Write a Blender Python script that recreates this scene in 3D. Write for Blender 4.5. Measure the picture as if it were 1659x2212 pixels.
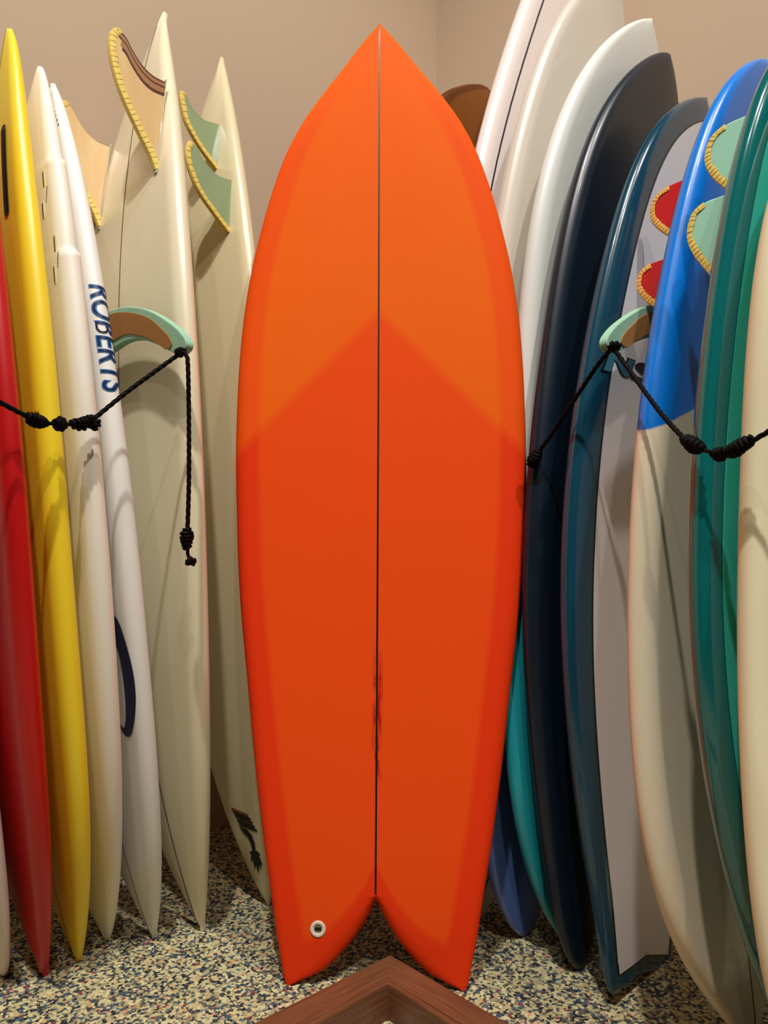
import bpy, bmesh, math, random
import numpy as np
from mathutils import Vector, Matrix
random.seed(7)
for o in list(bpy.data.objects): bpy.data.objects.remove(o)
SC = bpy.context.scene
COL = SC.collection

# ------------------------------------------------------------------ camera
cam_data = bpy.data.cameras.new('camera'); cam = bpy.data.objects.new('camera', cam_data); COL.objects.link(cam)
cam_data.sensor_fit = 'HORIZONTAL'; cam_data.sensor_width = 36.0; cam_data.lens = 36.0*1661/1659
cam_data.clip_start = 0.02
cam.location = (0, 0, 0.74); cam.rotation_euler = (math.radians(92.0), 0, 0)
SC.camera = cam
# ------------------------------------------------------------------ light
w = bpy.data.worlds.new('world'); SC.world = w; w.use_nodes = True
w.node_tree.nodes['Background'].inputs[0].default_value = (1.0, 0.93, 0.85, 1)
w.node_tree.nodes['Background'].inputs[1].default_value = 0.02
def spot(loc, target, power, size=0.035, angle=110, blend=0.8, col=(1.0, 0.945, 0.865)):
    d = bpy.data.lights.new('track_spot', 'SPOT'); d.energy = power; d.shadow_soft_size = size
    d.spot_size = math.radians(angle); d.spot_blend = blend; d.color = col
    o = bpy.data.objects.new('track_spot_light', d); COL.objects.link(o); o.location = loc
    o.rotation_euler = (Vector(target)-Vector(loc)).to_track_quat('-Z', 'Y').to_euler()
    return o
def area(loc, target, power, sx, sy, col=(1.0, 0.92, 0.82)):
    d = bpy.data.lights.new('ceiling_panel_light', 'AREA'); d.energy = power; d.shape = 'RECTANGLE'; d.size = sx; d.size_y = sy; d.color = col
    o = bpy.data.objects.new('ceiling_panel_light', d); COL.objects.link(o); o.location = loc
    o.rotation_euler = (Vector(target)-Vector(loc)).to_track_quat('-Z', 'Y').to_euler()
    return o
spot((-0.30, -0.70, 5.3), (0.0, 1.35, 0.6), 620, 0.07, 70)
spot((1.50, -0.75, 5.3), (0.0, 1.4, 0.7), 420, 0.07, 70)
spot((0.60, -2.00, 5.3), (0.0, 1.4, 0.7), 190, 0.07, 70)
spot((-1.10, -1.40, 5.3), (0.1, 1.4, 0.7), 90, 0.07, 70)
SC.view_settings.view_transform = 'Standard'
SC.view_settings.look = 'None'
SC.view_settings.exposure = 0.0
SC.view_settings.gamma = 1.0
SC.view_settings.use_curve_mapping = False

# ------------------------------------------------------------------ helpers
def lin(c):
    return tuple(((x/255)/12.92 if x/255 <= 0.04045 else ((x/255+0.055)/1.055)**2.4) for x in c)+(1.0,)
def newmat(name, rgb, rough=0.5, coat=0.0, coat_rough=0.05, spec=0.5, metallic=0.0):
    m = bpy.data.materials.new(name); m.use_nodes = True
    b = m.node_tree.nodes['Principled BSDF']
    b.inputs['Base Color'].default_value = lin(rgb); b.inputs['Roughness'].default_value = rough
    b.inputs['Coat Weight'].default_value = coat; b.inputs['Coat Roughness'].default_value = coat_rough
    b.inputs['Specular IOR Level'].default_value = spec; b.inputs['Metallic'].default_value = metallic
    return m
class NT:
    def __init__(s, m): s.m = m; s.t = m.node_tree; s.b = s.t.nodes['Principled BSDF']
    def n(s, ty, **kw):
        x = s.t.nodes.new(ty)
        for k, v in kw.items(): setattr(x, k, v)
        return x
    def l(s, a, b): s.t.links.new(a, b)
    def attr(s, name): return s.n('ShaderNodeAttribute', attribute_name=name).outputs['Fac']
    def mapr(s, src, a, b, c=0.0, d=1.0):
        x = s.n('ShaderNodeMapRange'); s.l(src, x.inputs[0])
        for i, v in zip((1, 2, 3, 4), (a, b, c, d)): x.inputs[i].default_value = v
        return x.outputs[0]
    def math(s, op, a, b=None):
        x = s.n('ShaderNodeMath', operation=op)
        for i, v in enumerate((a, b)):
            if v is None: continue
            if isinstance(v, (int, float)): x.inputs[i].default_value = v
            else: s.l(v, x.inputs[i])
        return x.outputs[0]
    def mix(s, fac, a, b):
        x = s.n('ShaderNodeMix', data_type='RGBA')
        if isinstance(fac, (int, float)): x.inputs[0].default_value = fac
        else: s.l(fac, x.inputs[0])
        for i, v in ((6, a), (7, b)):
            if isinstance(v, tuple): x.inputs[i].default_value = v
            else: s.l(v, x.inputs[i])
        return x.outputs[2]
    def noise(s, scale, detail=3, vec=None, rough=0.5):
        x = s.n('ShaderNodeTexNoise'); x.inputs['Scale'].default_value = scale; x.inputs['Detail'].default_value = detail; x.inputs['Roughness'].default_value = rough
        if vec is not None: s.l(vec, x.inputs['Vector'])
        return x.outputs['Fac']
    def color(s, c): s.l(c, s.b.inputs['Base Color'])
    def bump(s, h, dist=0.001, strength=0.5):
        x = s.n('ShaderNodeBump'); x.inputs['Distance'].default_value = dist; x.inputs['Strength'].default_value = strength
        s.l(h, x.inputs['Height']); s.l(x.outputs[0], s.b.inputs['Normal'])
def obj(name, verts, faces, mat, parent=None, smooth=True, attrs=None):
    me = bpy.data.meshes.new(name); me.from_pydata([tuple(map(float, v)) for v in verts], [], faces)
    me.materials.append(mat)
    if attrs:
        for k, vals in attrs.items():
            a = me.attributes.new(k, 'FLOAT', 'POINT'); a.data.foreach_set('value', np.array(vals, dtype=np.float32))
    if smooth: me.polygons.foreach_set('use_smooth', [True]*len(me.polygons))
    me.update()
    o = bpy.data.objects.new(name, me); COL.objects.link(o)
    if parent is not None: o.parent = parent; o.matrix_parent_inverse = Matrix.Translation(-Vector(parent.location)) if parent.type == 'EMPTY' else parent.matrix_basis.inverted()
    return o
def fix_normals(o):
    bm = bmesh.new(); bm.from_mesh(o.data); bmesh.ops.remove_doubles(bm, verts=bm.verts, dist=1e-6)
    bmesh.ops.recalc_face_normals(bm, faces=bm.faces); bm.to_mesh(o.data); bm.free(); return o
def thing(name, label, cat, loc=(0, 0, 0), group=None):
    o = bpy.data.objects.new(name, None); COL.objects.link(o); o.location = tuple(loc); o.empty_display_size = 0.05
    return tag(o, label, cat, group)
def tag(o, label, cat, group=None):
    o['label'] = label; o['category'] = cat
    if group: o['group'] = group
    return o
def catmull(P, per=6, closed=False):
    P = [np.array(p, float) for p in P]; n = len(P); out = []
    rng = range(n) if closed else range(n-1)
    for i in rng:
        if closed: a, b, c, d = P[(i-1) % n], P[i], P[(i+1) % n], P[(i+2) % n]
        else: a, b, c, d = P[max(i-1, 0)], P[i], P[i+1], P[min(i+2, n-1)]
        for k in range(per):
            t = k/per
            out.append(0.5*((2*b)+(-a+c)*t+(2*a-5*b+4*c-d)*t*t+(-a+3*b-3*c+d)*t**3))
    if not closed: out.append(P[-1])
    return out

# ------------------------------------------------------------------ room shell
K = np.array([0.18, 2.58]); dL = np.array([-0.719, -0.695]); dR = np.array([0.719, -0.695]); HT = 5.4; RL = 5.2
mw = newmat('wall_paint', (200, 184, 168), 0.75); nt = NT(mw)
nt.color(nt.mix(nt.noise(2.5, 4), lin((178, 154, 130)), lin((190, 167, 144)))); nt.bump(nt.noise(260, 3), 0.0006, 0.25)
mc = newmat('ceiling_paint', (110, 106, 100), 0.85); nt = NT(mc); nt.color(nt.mix(nt.noise(3), lin((104, 100, 94)), lin((116, 112, 106))))
# speckled chip floor
mf = newmat('chip_floor', (150, 140, 110), 0.65, spec=0.35); nt = NT(mf)
tc = nt.n('ShaderNodeTexCoord').outputs['Object']
nz = nt.n('ShaderNodeTexNoise'); nz.inputs['Scale'].default_value = 215; nz.inputs['Detail'].default_value = 2; nt.l(tc, nz.inputs['Vector'])
vm = nt.n('ShaderNodeVectorMath', operation='SCALE'); vm.inputs['Scale'].default_value = 0.0068; nt.l(nz.outputs['Color'], vm.inputs[0])
va = nt.n('ShaderNodeVectorMath', operation='ADD'); nt.l(tc, va.inputs[0]); nt.l(vm.outputs[0], va.inputs[1])
vo = nt.n('ShaderNodeTexVoronoi'); vo.inputs['Scale'].default_value = 195; nt.l(va.outputs[0], vo.inputs['Vector'])
sep = nt.n('ShaderNodeSeparateColor'); nt.l(vo.outputs['Color'], sep.inputs[0])
cr = nt.n('ShaderNodeValToRGB'); cr.color_ramp.interpolation = 'CONSTANT'; nt.l(sep.outputs[0], cr.inputs[0])
stops = [(0, (204, 194, 146)), (.17, (62, 66, 70)), (.30, (188, 178, 134)), (.42, (98, 100, 94)), (.53, (164, 158, 122)), (.62, (38, 42, 52)), (.72, (218, 208, 162)),
         (.83, (64, 88, 112)), (.885, (150, 142, 116)), (.945, (206, 168, 100)), (.968, (150, 60, 70)), (.982, (214, 146, 122)), (.99, (70, 116, 140))]
e = cr.color_ramp.elements; e[0].color = lin(stops[0][1]); e[1].position = stops[1][0]; e[1].color = lin(stops[1][1])
for p, c in stops[2:]:
    x = e.new(p); x.color = lin(c)
nt.color(cr.outputs[0]); nt.bump(vo.outputs['Distance'], 0.002, 0.4)
def slab(name, pts, z0, z1, mat):
    v = [(p[0], p[1], z0) for p in pts]+[(p[0], p[1], z1) for p in pts]; n = len(pts)
    f = [tuple(range(n))[::-1], tuple(range(n, 2*n))]+[(i, (i+1) % n, (i+1) % n+n, i+n) for i in range(n)]
    o = obj(name, v, f, mat, smooth=False); fix_normals(o); o['kind'] = 'structure'; return o
A = K; B1 = K+dL*RL; C1 = K+dR*RL; D1 = K+dL*RL+dR*RL
def wall(name, p, q, out):
    out = np.array(out)*0.1
    return slab(name, [p, q, q+out, p+out], 0, HT, mw)
nLw = np.array([-0.695, 0.719]); nRw = np.array([0.695, 0.719])
wall('wall_left', A, B1, nLw); wall('wall_right', A, C1, nRw)
mw2 = newmat('shop_wall_grey', (120, 112, 104), .8); nt = NT(mw2); nt.color(nt.mix(nt.noise(2, 4), lin((84, 78, 72)), lin((98, 92, 84))))
wall('wall_near_right', C1, D1, -nLw); wall('wall_near_left', B1, D1, -nRw)
for _n in ('wall_near_right', 'wall_near_left'): bpy.data.objects[_n].data.materials[0] = mw2
ctr = (A+D1)/2
big = [c+(c-ctr)*0.03 for c in (A, B1, D1, C1)]
slab('floor', big, -0.1, 0, mf); slab('ceiling', big, HT, HT+0.1, mc)

# ------------------------------------------------------------------ surfboard geometry
# each board: B = foot on the floor, T = upper tip, a = turn of the rack, D = rocker depth, th = thickness, w = half widths along the length
BOARDS = {
  'L5': {'side': 'L', 'a': 44, 'B': [-0.3409, 1.4805, 0.0], 'T': [-0.4987, 1.7159, 1.9429], 'D': 0.11, 'th': 0.055, 'w': [0.0, 0.004, 0.0177, 0.04, 0.0683, 0.0995, 0.1313, 0.1615, 0.1887, 0.211, 0.2272, 0.2361, 0.2378, 0.2326, 0.2211, 0.2037, 0.1805, 0.152, 0.1196, 0.0861, 0.0549, 0.0293, 0.0115, 0.0022, 0.0]},
  'L4': {'side': 'L', 'a': 43, 'B': [-0.4253, 1.4552, 0.0], 'T': [-0.6463, 1.4722, 1.6295], 'D': 0.05, 'th': 0.05, 'w': [0.0, 0.0047, 0.0192, 0.0415, 0.0682, 0.0961, 0.1228, 0.1468, 0.1678, 0.1852, 0.1987, 0.2076, 0.2114, 0.2096, 0.2023, 0.1896, 0.1717, 0.1492, 0.1232, 0.0952, 0.0675, 0.0423, 0.0214, 0.0066, 0.0]},
  'L3': {'side': 'L', 'a': 43, 'B': [-0.5094, 1.4453, 0.0], 'T': [-0.6335, 1.3877, 1.6098], 'D': 0.05, 'th': 0.05, 'w': [0.0, 0.0083, 0.0265, 0.0515, 0.0809, 0.112, 0.1425, 0.1699, 0.1927, 0.2098, 0.221, 0.2268, 0.2274, 0.2231, 0.2137, 0.1989, 0.1786, 0.1534, 0.125, 0.0957, 0.068, 0.0441, 0.0252, 0.0107, 0.0]},
  'L2': {'side': 'L', 'a': 42, 'B': [-0.5338, 1.3752, 0.0], 'T': [-0.67, 1.3472, 1.6539], 'D': 0.045, 'th': 0.05, 'w': [0.0, 0.0061, 0.0223, 0.0466, 0.076, 0.1069, 0.1354, 0.1587, 0.1756, 0.1868, 0.1939, 0.1979, 0.1987, 0.195, 0.1855, 0.1699, 0.1494, 0.1264, 0.1033, 0.0814, 0.0608, 0.0412, 0.023, 0.0079, 0.0]},
  'L1': {'side': 'L', 'a': 44, 'B': [-0.5722, 1.3295, 0.0], 'T': [-0.6915, 1.2659, 1.4889], 'D': 0.045, 'th': 0.05, 'w': [0.0, 0.0035, 0.0148, 0.0333, 0.0572, 0.0837, 0.1097, 0.1326, 0.1514, 0.1664, 0.1782, 0.1867, 0.1912, 0.1907, 0.1844, 0.173, 0.1576, 0.1392, 0.118, 0.0937, 0.067, 0.0402, 0.0178, 0.0039, 0.0]},
  'L6': {'side': 'L', 'a': 50, 'B': [-0.2314, 1.5797, 0.0], 'T': [-0.3792, 1.769, 1.8721], 'D': 0.085, 'th': 0.05, 'w': [0.0, 0.0061, 0.0204, 0.0395, 0.0609, 0.0823, 0.1027, 0.1214, 0.1382, 0.1528, 0.1644, 0.1721, 0.175, 0.1724, 0.1645, 0.1514, 0.1339, 0.1133, 0.0906, 0.0675, 0.0455, 0.0264, 0.0118, 0.0028, 0.0]},
  'R1': {'side': 'R', 'a': 44, 'B': [0.1853, 1.5248, 0.0], 'T': [0.6131, 1.9677, 2.6914], 'D': 0.1, 'th': 0.06, 'w': [0.0, 0.0202, 0.048, 0.0769, 0.104, 0.1278, 0.1486, 0.1677, 0.1864, 0.2051, 0.222, 0.2338, 0.2371, 0.2297, 0.2125, 0.1888, 0.163, 0.1384, 0.1161, 0.0946, 0.0722, 0.0482, 0.025, 0.0072, 0.0]},
  'R2': {'side': 'R', 'a': 44, 'B': [0.2602, 1.4602, 0.0], 'T': [0.5415, 1.7514, 2.0742], 'D': 0.09, 'th': 0.06, 'w': [0.0, 0.0244, 0.0562, 0.0855, 0.108, 0.1232, 0.133, 0.1411, 0.1508, 0.1636, 0.1787, 0.1939, 0.2064, 0.2143, 0.2171, 0.215, 0.208, 0.1955, 0.1759, 0.1479, 0.1123, 0.0727, 0.0359, 0.0096, 0.0]},
  'R3': {'side': 'R', 'a': 44, 'B': [0.3408, 1.4227, 0.0], 'T': [0.5995, 1.6906, 1.9081], 'D': 0.09, 'th': 0.055, 'w': [0.0, 0.019, 0.0515, 0.0885, 0.124, 0.1536, 0.1749, 0.188, 0.195, 0.1992, 0.2042, 0.212, 0.2227, 0.2344, 0.2438, 0.2474, 0.2423, 0.227, 0.2015, 0.1672, 0.1269, 0.0845, 0.045, 0.0144, 0.0]},
  'R4': {'side': 'R', 'a': 44, 'B': [0.3344, 1.3477, 0.0], 'T': [0.6204, 1.6438, 1.7972], 'D': 0.075, 'th': 0.06, 'w': [0.0, 0.0182, 0.04, 0.0611, 0.0808, 0.1, 0.1201, 0.1413, 0.1628, 0.1823, 0.1979, 0.2087, 0.2153, 0.2193, 0.2215, 0.2215, 0.2169, 0.2051, 0.1843, 0.1547, 0.1192, 0.0818, 0.0468, 0.0177, 0.0]},
  'R6': {'side': 'R', 'a': 46, 'B': [0.5326, 1.1385, 0.0], 'T': [0.6692, 1.3261, 1.5828], 'D': 0.085, 'th': 0.06, 'w': [0.0, 0.0067, 0.0327, 0.0758, 0.1258, 0.1716, 0.2052, 0.2249, 0.2337, 0.2363, 0.2361, 0.2338, 0.2288, 0.2203, 0.209, 0.1964, 0.1838, 0.1707, 0.1553, 0.1351, 0.1088, 0.0771, 0.044, 0.0153, 0.0]},
  'R7': {'side': 'R', 'a': 48, 'B': [0.592, 1.05, 0.0], 'T': [0.725, 1.165, 1.56], 'D': 0.08, 'th': 0.06, 'w': [0.0, 0.0291, 0.0537, 0.0804, 0.1099, 0.1411, 0.1723, 0.2015, 0.227, 0.2473, 0.2614, 0.2691, 0.2708, 0.2681, 0.2628, 0.2563, 0.2481, 0.236, 0.2164, 0.1862, 0.1451, 0.097, 0.0499, 0.0143, 0.0]},
  'R8': {'side': 'R', 'a': 48, 'B': [0.632, 0.99, 0.0], 'T': [0.77, 1.11, 1.5], 'D': 0.08, 'th': 0.06, 'w': [0.0, 0.0292, 0.0872, 0.1521, 0.2077, 0.2458, 0.2665, 0.2749, 0.2773, 0.2779, 0.2785, 0.2795, 0.2814, 0.2844, 0.2878, 0.2882, 0.2805, 0.2598, 0.2242, 0.1767, 0.1244, 0.0754, 0.0362, 0.0103, 0.0]},
  'R5': {'side': 'R', 'a': 44, 'B': [0.431, 1.316, 0.0], 'T': [0.6606, 1.5538, 1.6476], 'D': 0.075, 'th': 0.06, 't': [0.0, 0.0654, 0.1305, 0.1951, 0.2588, 0.3214, 0.3827, 0.4423, 0.5, 0.5556, 0.6088, 0.6593, 0.7071, 0.7518, 0.7934, 0.8315, 0.866, 0.8969, 0.9239, 0.9469, 0.9659, 0.9808, 0.9914, 0.9979, 1.0], 'w': [0.1032, 0.1344, 0.1616, 0.1864, 0.2084, 0.2264, 0.2394, 0.2469, 0.2492, 0.2474, 0.2426, 0.236, 0.2283, 0.2196, 0.2094, 0.1968, 0.1809, 0.1608, 0.1365, 0.1088, 0.0794, 0.0507, 0.0257, 0.0076, 0.0]},
  'O': {'B': [-0.0141, 1.2959, 0.0], 'T': [-0.0084, 1.5137, 1.7745], 'u': [0.9982, -0.0605, 0.0042], 'D': 0.035, 't': [0.0, 0.0125, 0.025, 0.0375, 0.05, 0.0625, 0.075, 0.0875, 0.1316, 0.1545, 0.1831, 0.217, 0.2557, 0.2986, 0.3452, 0.3947, 0.4464, 0.4997, 0.5537, 0.6076, 0.6607, 0.7122, 0.7614, 0.8075, 0.8499, 0.888, 0.9211, 0.949, 0.9711, 0.9871, 0.9968, 1.0], 'w': [0.1471, 0.1555, 0.1608, 0.1661, 0.1707, 0.1749, 0.1792, 0.1834, 0.1982, 0.2049, 0.2133, 0.2218, 0.2311, 0.2418, 0.2528, 0.2613, 0.267, 0.2718, 0.2733, 0.2717, 0.2657, 0.2536, 0.2357, 0.2141, 0.1882, 0.1534, 0.1121, 0.0738, 0.0445, 0.0217, 0.0058, 0.0004], 'wi': [0.1418, 0.0879, 0.0612, 0.041, 0.0243, 0.0107, 0.0001, 0.0, 0.0, 0.0, 0.0, 0.0, 0.0, 0.0, 0.0, 0.0, 0.0, 0.0, 0.0, 0.0, 0.0, 0.0, 0.0, 0.0, 0.0, 0.0, 0.0, 0.0, 0.0, 0.0, 0.0, 0.0]},
}

class Board:
    def __init__(s, key, **over):
        b = dict(BOARDS[key]) if key in BOARDS else {}; b.update(over); s.d = b
        s.B = np.array(b['B'], float); s.T = np.array(b['T'], float)
        if 'u' in b:
            u0 = np.array(b['u']); nb = np.array([0, 1.0, 0])      # faces the room: bottom skin is turned to the wall
        else:
            a = math.radians(b['a'])
            if b['side'] == 'L': u0 = np.array([math.sin(a), -math.cos(a), 0]); nb = np.array([-math.cos(a), -math.sin(a), 0])
            else: u0 = np.array([-math.sin(a), -math.cos(a), 0]); nb = np.array([-math.cos(a), math.sin(a), 0])
        l = s.T-s.B; s.L = float(np.linalg.norm(l)); s.l = l/s.L
        u = u0-(u0@s.l)*s.l; s.u = u/np.linalg.norm(u); n = np.cross(s.l, s.u); s.n = n*np.sign(n@nb)
        ws = b['w']; s.tt = np.array(b['t']) if 't' in b else .5-.5*np.cos(np.pi*np.linspace(0, 1, len(ws))); s.ww = np.array(ws)
        s.th = b.get('th', 0.055); s.D = b['D']
        s.wi_t = np.array(b['wt']) if 'wt' in b else None; s.wi_w = np.array(b['wi']) if 'wi' in b else None
        s.tn = b.get('tn', -1)
    def w(s, t):
        th = np.arccos(1-2*np.clip(t, 0, 1)); X = np.arccos(1-2*s.tt); i = int(np.clip(np.searchsorted(X, th)-1, 0, len(X)-2))
        p0 = s.ww[max(i-1, 0)]; p1 = s.ww[i]; p2 = s.ww[i+1]; p3 = s.ww[min(i+2, len(X)-1)]
        h = X[i+1]-X[i]; q = (th-X[i])/h
        m1 = (p2-p0)/(X[i+1]-X[max(i-1, 0)])*h; m2 = (p3-p1)/(X[min(i+2, len(X)-1)]-X[i])*h
        r = (2*q**3-3*q**2+1)*p1+(q**3-2*q**2+q)*m1+(-2*q**3+3*q**2)*p2+(q**3-q**2)*m2
        return max(float(r), 0.0008)
    def wi(s, t): return float(np.interp(t, s.wi_t, s.wi_w)) if s.wi_t is not None and t < s.tn else 0.0
    def rock(s, t):
        return s.D*(1-abs(2*t-1)**s.d.get('rp', 2.2))
    def h(s, t): return s.th/2*(max(0, 1-abs(2*t-1)**3.2)**.6*.85+.15)
    def c(s, t): return s.B+s.l*s.L*t+s.n*s.rock(t)
    def rx(s, w, hr): return min(hr*1.35, w*.9)
    def z(s, x, w, h):
        hr = h*.8; rx = s.rx(w, hr); x = abs(x)
        if x <= w-rx: return hr+(h-hr)*(1-(x/max(w-rx, 1e-6))**2)
        return hr*math.sqrt(max(0, 1-((x-w+rx)/rx)**2))
    def surf(s, t, x, side=1, off=0.0):
        """point on the skin: side +1 bottom, -1 deck"""
        w = s.w(t); h = s.h(t); x = max(-w, min(w, x))
        return s.c(t)+s.u*x+s.n*side*(s.z(x, w, h)+off)
    def rail(s, t, q, side=1, off=0.0):
        """q = arc length from the start of the near rail, wrapping round it"""
        w = s.w(t); h = s.h(t); hr = h*.8; rx = s.rx(w, hr)
        if q < 0: return s.surf(t, w-rx+q, side, off)
        ph = q/((rx+hr)/2); x = w-rx+(rx+off)*math.sin(ph); z = (hr+off)*math.cos(ph)
        return s.c(t)+s.u*x+s.n*side*z
    def stations(s, n=72):
        ts = list(.5-.5*np.cos(np.pi*np.linspace(0.004, .996, n)))
        ts = [0.0008]+ts+[0.9992]
        return ts
    def body(s, mat, parent=None, name='board_body', nt_=72):
        V = []; F = []; E = []; SX = []; SY = []; FC = []
        ts = s.stations(nt_)
        if s.tn < 0:
            NC = 14; NR = 9; N = 0
            for t in ts:
                w = s.w(t); h = s.h(t); hr = h*.8; rx = s.rx(w, hr); c = s.c(t); ring = []
                for i in range(NC+1): x = -(w-rx)+2*(w-rx)*i/NC; ring.append((x, s.z(x, w, h), 1))
                for i in range(1, NR+1):
                    a = i/(NR+1)*math.pi; ring.append((w-rx+rx*math.sin(a), hr*math.cos(a), 1 if a < math.pi/2 else -1))
                ring += [(-x, -z, -f) for x, z, f in ring]
                N = len(ring)
                for x, z, f in ring:
                    V.append(c+s.u*x+s.n*z); E.append(w-abs(x)); SX.append(x); SY.append(t*s.L); FC.append(f)
            for j in range(len(ts)-1):
                for i in range(N):
                    F.append((j*N+i, j*N+(i+1) % N, (j+1)*N+(i+1) % N, (j+1)*N+i))
            F.append(tuple(range(N))); F.append(tuple(range((len(ts)-1)*N, len(ts)*N))[::-1])
        else:
            ts = [t for t in ts if t > s.tn*1.02]
            lob = list(s.tn*(.5-.5*np.cos(np.pi*np.linspace(0.0, 1, 22)))); lob[0] = .0005
            seq = [(t, True) for t in lob[:-1]]+[(s.tn, False)]+[(t, False) for t in ts]
            for mir in (1, -1):
                base = len(V); NI = 6; NC = 10; NR = 9; N = 0
                for t, isl in seq:
                    w = s.w(t); wi = s.wi(t) if isl else 0.0; h = s.h(t); hr = h*.8; rx = min(s.rx(w, hr), (w-wi)*.48); c = s.c(t)
                    k = min(1.0, max(0.0, (s.tn-t)*s.L/0.05)) if isl else 0.0
                    ri = min((0.001+.03*math.sqrt(k)), (w-wi)*.5) if isl else .0005
                    def zt(x):
                        zz = s.z(x, w, h)
                        if x > w-rx: zz = hr*math.sqrt(max(0, 1-((x-w+rx)/rx)**2))
                        if isl and x-wi < ri: zz *= math.sqrt(max(0, 1-(1-(x-wi)/ri)**2))
                        return zz
                    up = []
                    for i in range(NI): x = wi+ri*(1-math.cos(i/NI*math.pi/2)); up.append(x)
                    for i in range(NC): up.append(wi+ri+(w-rx-wi-ri)*i/(NC-1)*0.999)
                    for i in range(1, NR): up.append(w-rx+rx*math.sin(i/NR*math.pi/2))
                    ring = [(x, zt(x) if (i_ or not isl) else 0.0, 1) for i_, x in enumerate(up)]+[(w, 0.0, 1)]+[(x, -zt(x), -1) for x in reversed(up)]
                    N = len(ring)
                    for x, z, f in ring:
                        V.append(c+s.u*x*mir+s.n*z); E.append(min(w-abs(x), s.cut(t, abs(x)))); SX.append(x*mir); SY.append(t*s.L); FC.append(f)
                for j in range(len(seq)-1):
                    for i in range(N-1):
                        F.append((base+j*N+i, base+j*N+i+1, base+(j+1)*N+i+1, base+(j+1)*N+i))
                F.append(tuple(base+i for i in range(N))); F.append(tuple(base+(len(seq)-1)*N+i for i in range(N))); jl = len(lob)-1; F.append((base+jl*N, base+jl*N+N-1, base+(jl-1)*N))
        o = obj(name, V, F, mat, parent, attrs={'edge': E, 'sx': SX, 'sy': SY, 'face': FC})
        fix_normals(o); return o
    def cut(s, t, x):
        if s.tn < 0: return 9.0
        yc = float(np.interp(x, s.wi_w[::-1], s.wi_t[::-1]))*s.L if x > 0 else s.tn*s.L
        return max(0.0, (t*s.L-yc))*s.d.get('ck', .7)
    def strip(s, path, width, mat, parent, name, side=1, off=0.0005, n=None):
        """thin ribbon laid on the skin along (t, x)"""
        V = []; F = []
        for i, (t, x) in enumerate(path):
            t0, x0 = path[max(i-1, 0)]; t1, x1 = path[min(i+1, len(path)-1)]
            dx = x1-x0; dy = (t1-t0)*s.L; d = math.hypot(dx, dy) or 1; ox = -dy/d*width/2; oy = dx/d*width/2
            for k in (-1, 0, 1):
                tt = min(.9992, max(.0008, t+k*oy/s.L)); V.append(s.surf(tt, x+k*ox, side, off))
            if i:
                j = 3*i; F += [(j-3, j-2, j+1, j), (j-2, j-1, j+2, j+1)]
        o = obj(name, V, F, mat, parent); return o
    def panel(s, inset, mat, parent, name, side=-1, off=0.0006, cutin=0.0, t0=.01, t1=.995, n=120, nx=17):
        """inlay covering the face up to a constant distance from the outline"""
        V = []; F = []; rows = []
        for i in range(n):
            t = t0+(t1-t0)*(.5-.5*math.cos(math.pi*i/(n-1)))
            # distance to the outline measured along the surface
            def ok(x): return s.dist(t, x) >= (inset(t) if callable(inset) else inset) and s.cut(t, abs(x)) >= cutin
            x = 0.0; xm = s.w(t)
            if s.cut(t, 0) < cutin:
                # lobe part only
                xs = [xx for xx in np.linspace(0, xm, 60) if ok(xx)]
                if len(xs) < 2: rows.append(None); continue
                rows.append((t, xs[0], xs[-1]))
            else:
                if not ok(0): rows.append(None); continue
                lo, hi = 0.0, xm
                for _ in range(18):
                    m = (lo+hi)/2
                    if ok(m): lo = m
                    else: hi = m
                rows.append((t, 0.0, lo))
        for mir in (1, -1):
            prev = None
            for r in rows:
                if r is None: prev = None; continue
                t, a, b = r; base = len(V)
                for k in range(nx): V.append(s.surf(t, mir*(a+(b-a)*k/(nx-1)), side, off))
                if prev is not None:
                    for k in range(nx-1): F.append((prev+k, prev+k+1, base+k+1, base+k))
                prev = base
        o = obj(name, V, F, mat, parent); return o, rows
    def outline(s):
        if not hasattr(s, '_o'):
            T = np.linspace(0, 1, 300); T = .5-.5*np.cos(np.pi*T); s._o = np.array([(t*s.L, s.w(t)) for t in T])
        return s._o
    def dist(s, t, x):
        o = s.outline()
        if s.tn >= 0: pass
        return float(np.sqrt(((o[:, 0]-t*s.L)**2+(o[:, 1]-abs(x))**2).min()))
    def stringer(s, mat, parent, side=1, width=.0035, t0=.004, t1=.996, name='stringer'):
        return s.strip([(t, 0.0) for t in np.linspace(t0, t1, 120)], width, mat, parent, name, side)
    def fin(s, pts, x, mat, parent, name='fin', th=.0075, mir=1, closed_smooth=True):
        """pts (along, out) measured on the bottom skin; plate standing on the bottom"""
        P = catmull(pts, 4, closed=False); lead = P
        def W(a, o_, xo): t = a/s.L; tc = min(max(t, 0), 1); return s.c(tc)+s.n*(s.h(tc)*.9+o_)+s.u*(mir*x+xo)
        n = len(P); V = []; F = []
        cx = np.mean([p[0] for p in P]); cy = np.mean([p[1] for p in P])
        rings = [(0.0, 1.0), (.38, .993), (.5, .93)]
        # foil: inner faces are full thickness, the rim is drawn in
        levels = [(-.5, .93), (-.36, .985), (0, 1.0), (.36, .985), (.5, .93)]
        for z, sc in levels:
            for p in P: V.append(W(cx+(p[0]-cx)*sc, cy+(p[1]-cy)*sc if p[1] > .012 else p[1]-.004, z*th))
        for j in range(len(levels)-1):
            for i in range(n): F.append((j*n+i, j*n+(i+1) % n, (j+1)*n+(i+1) % n, (j+1)*n+i))
        F.append(tuple(range(n))); F.append(tuple(range((len(levels)-1)*n, len(levels)*n)))
        o = obj(name, V, F, mat, parent, smooth=False); fix_normals(o); return o, W
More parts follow.
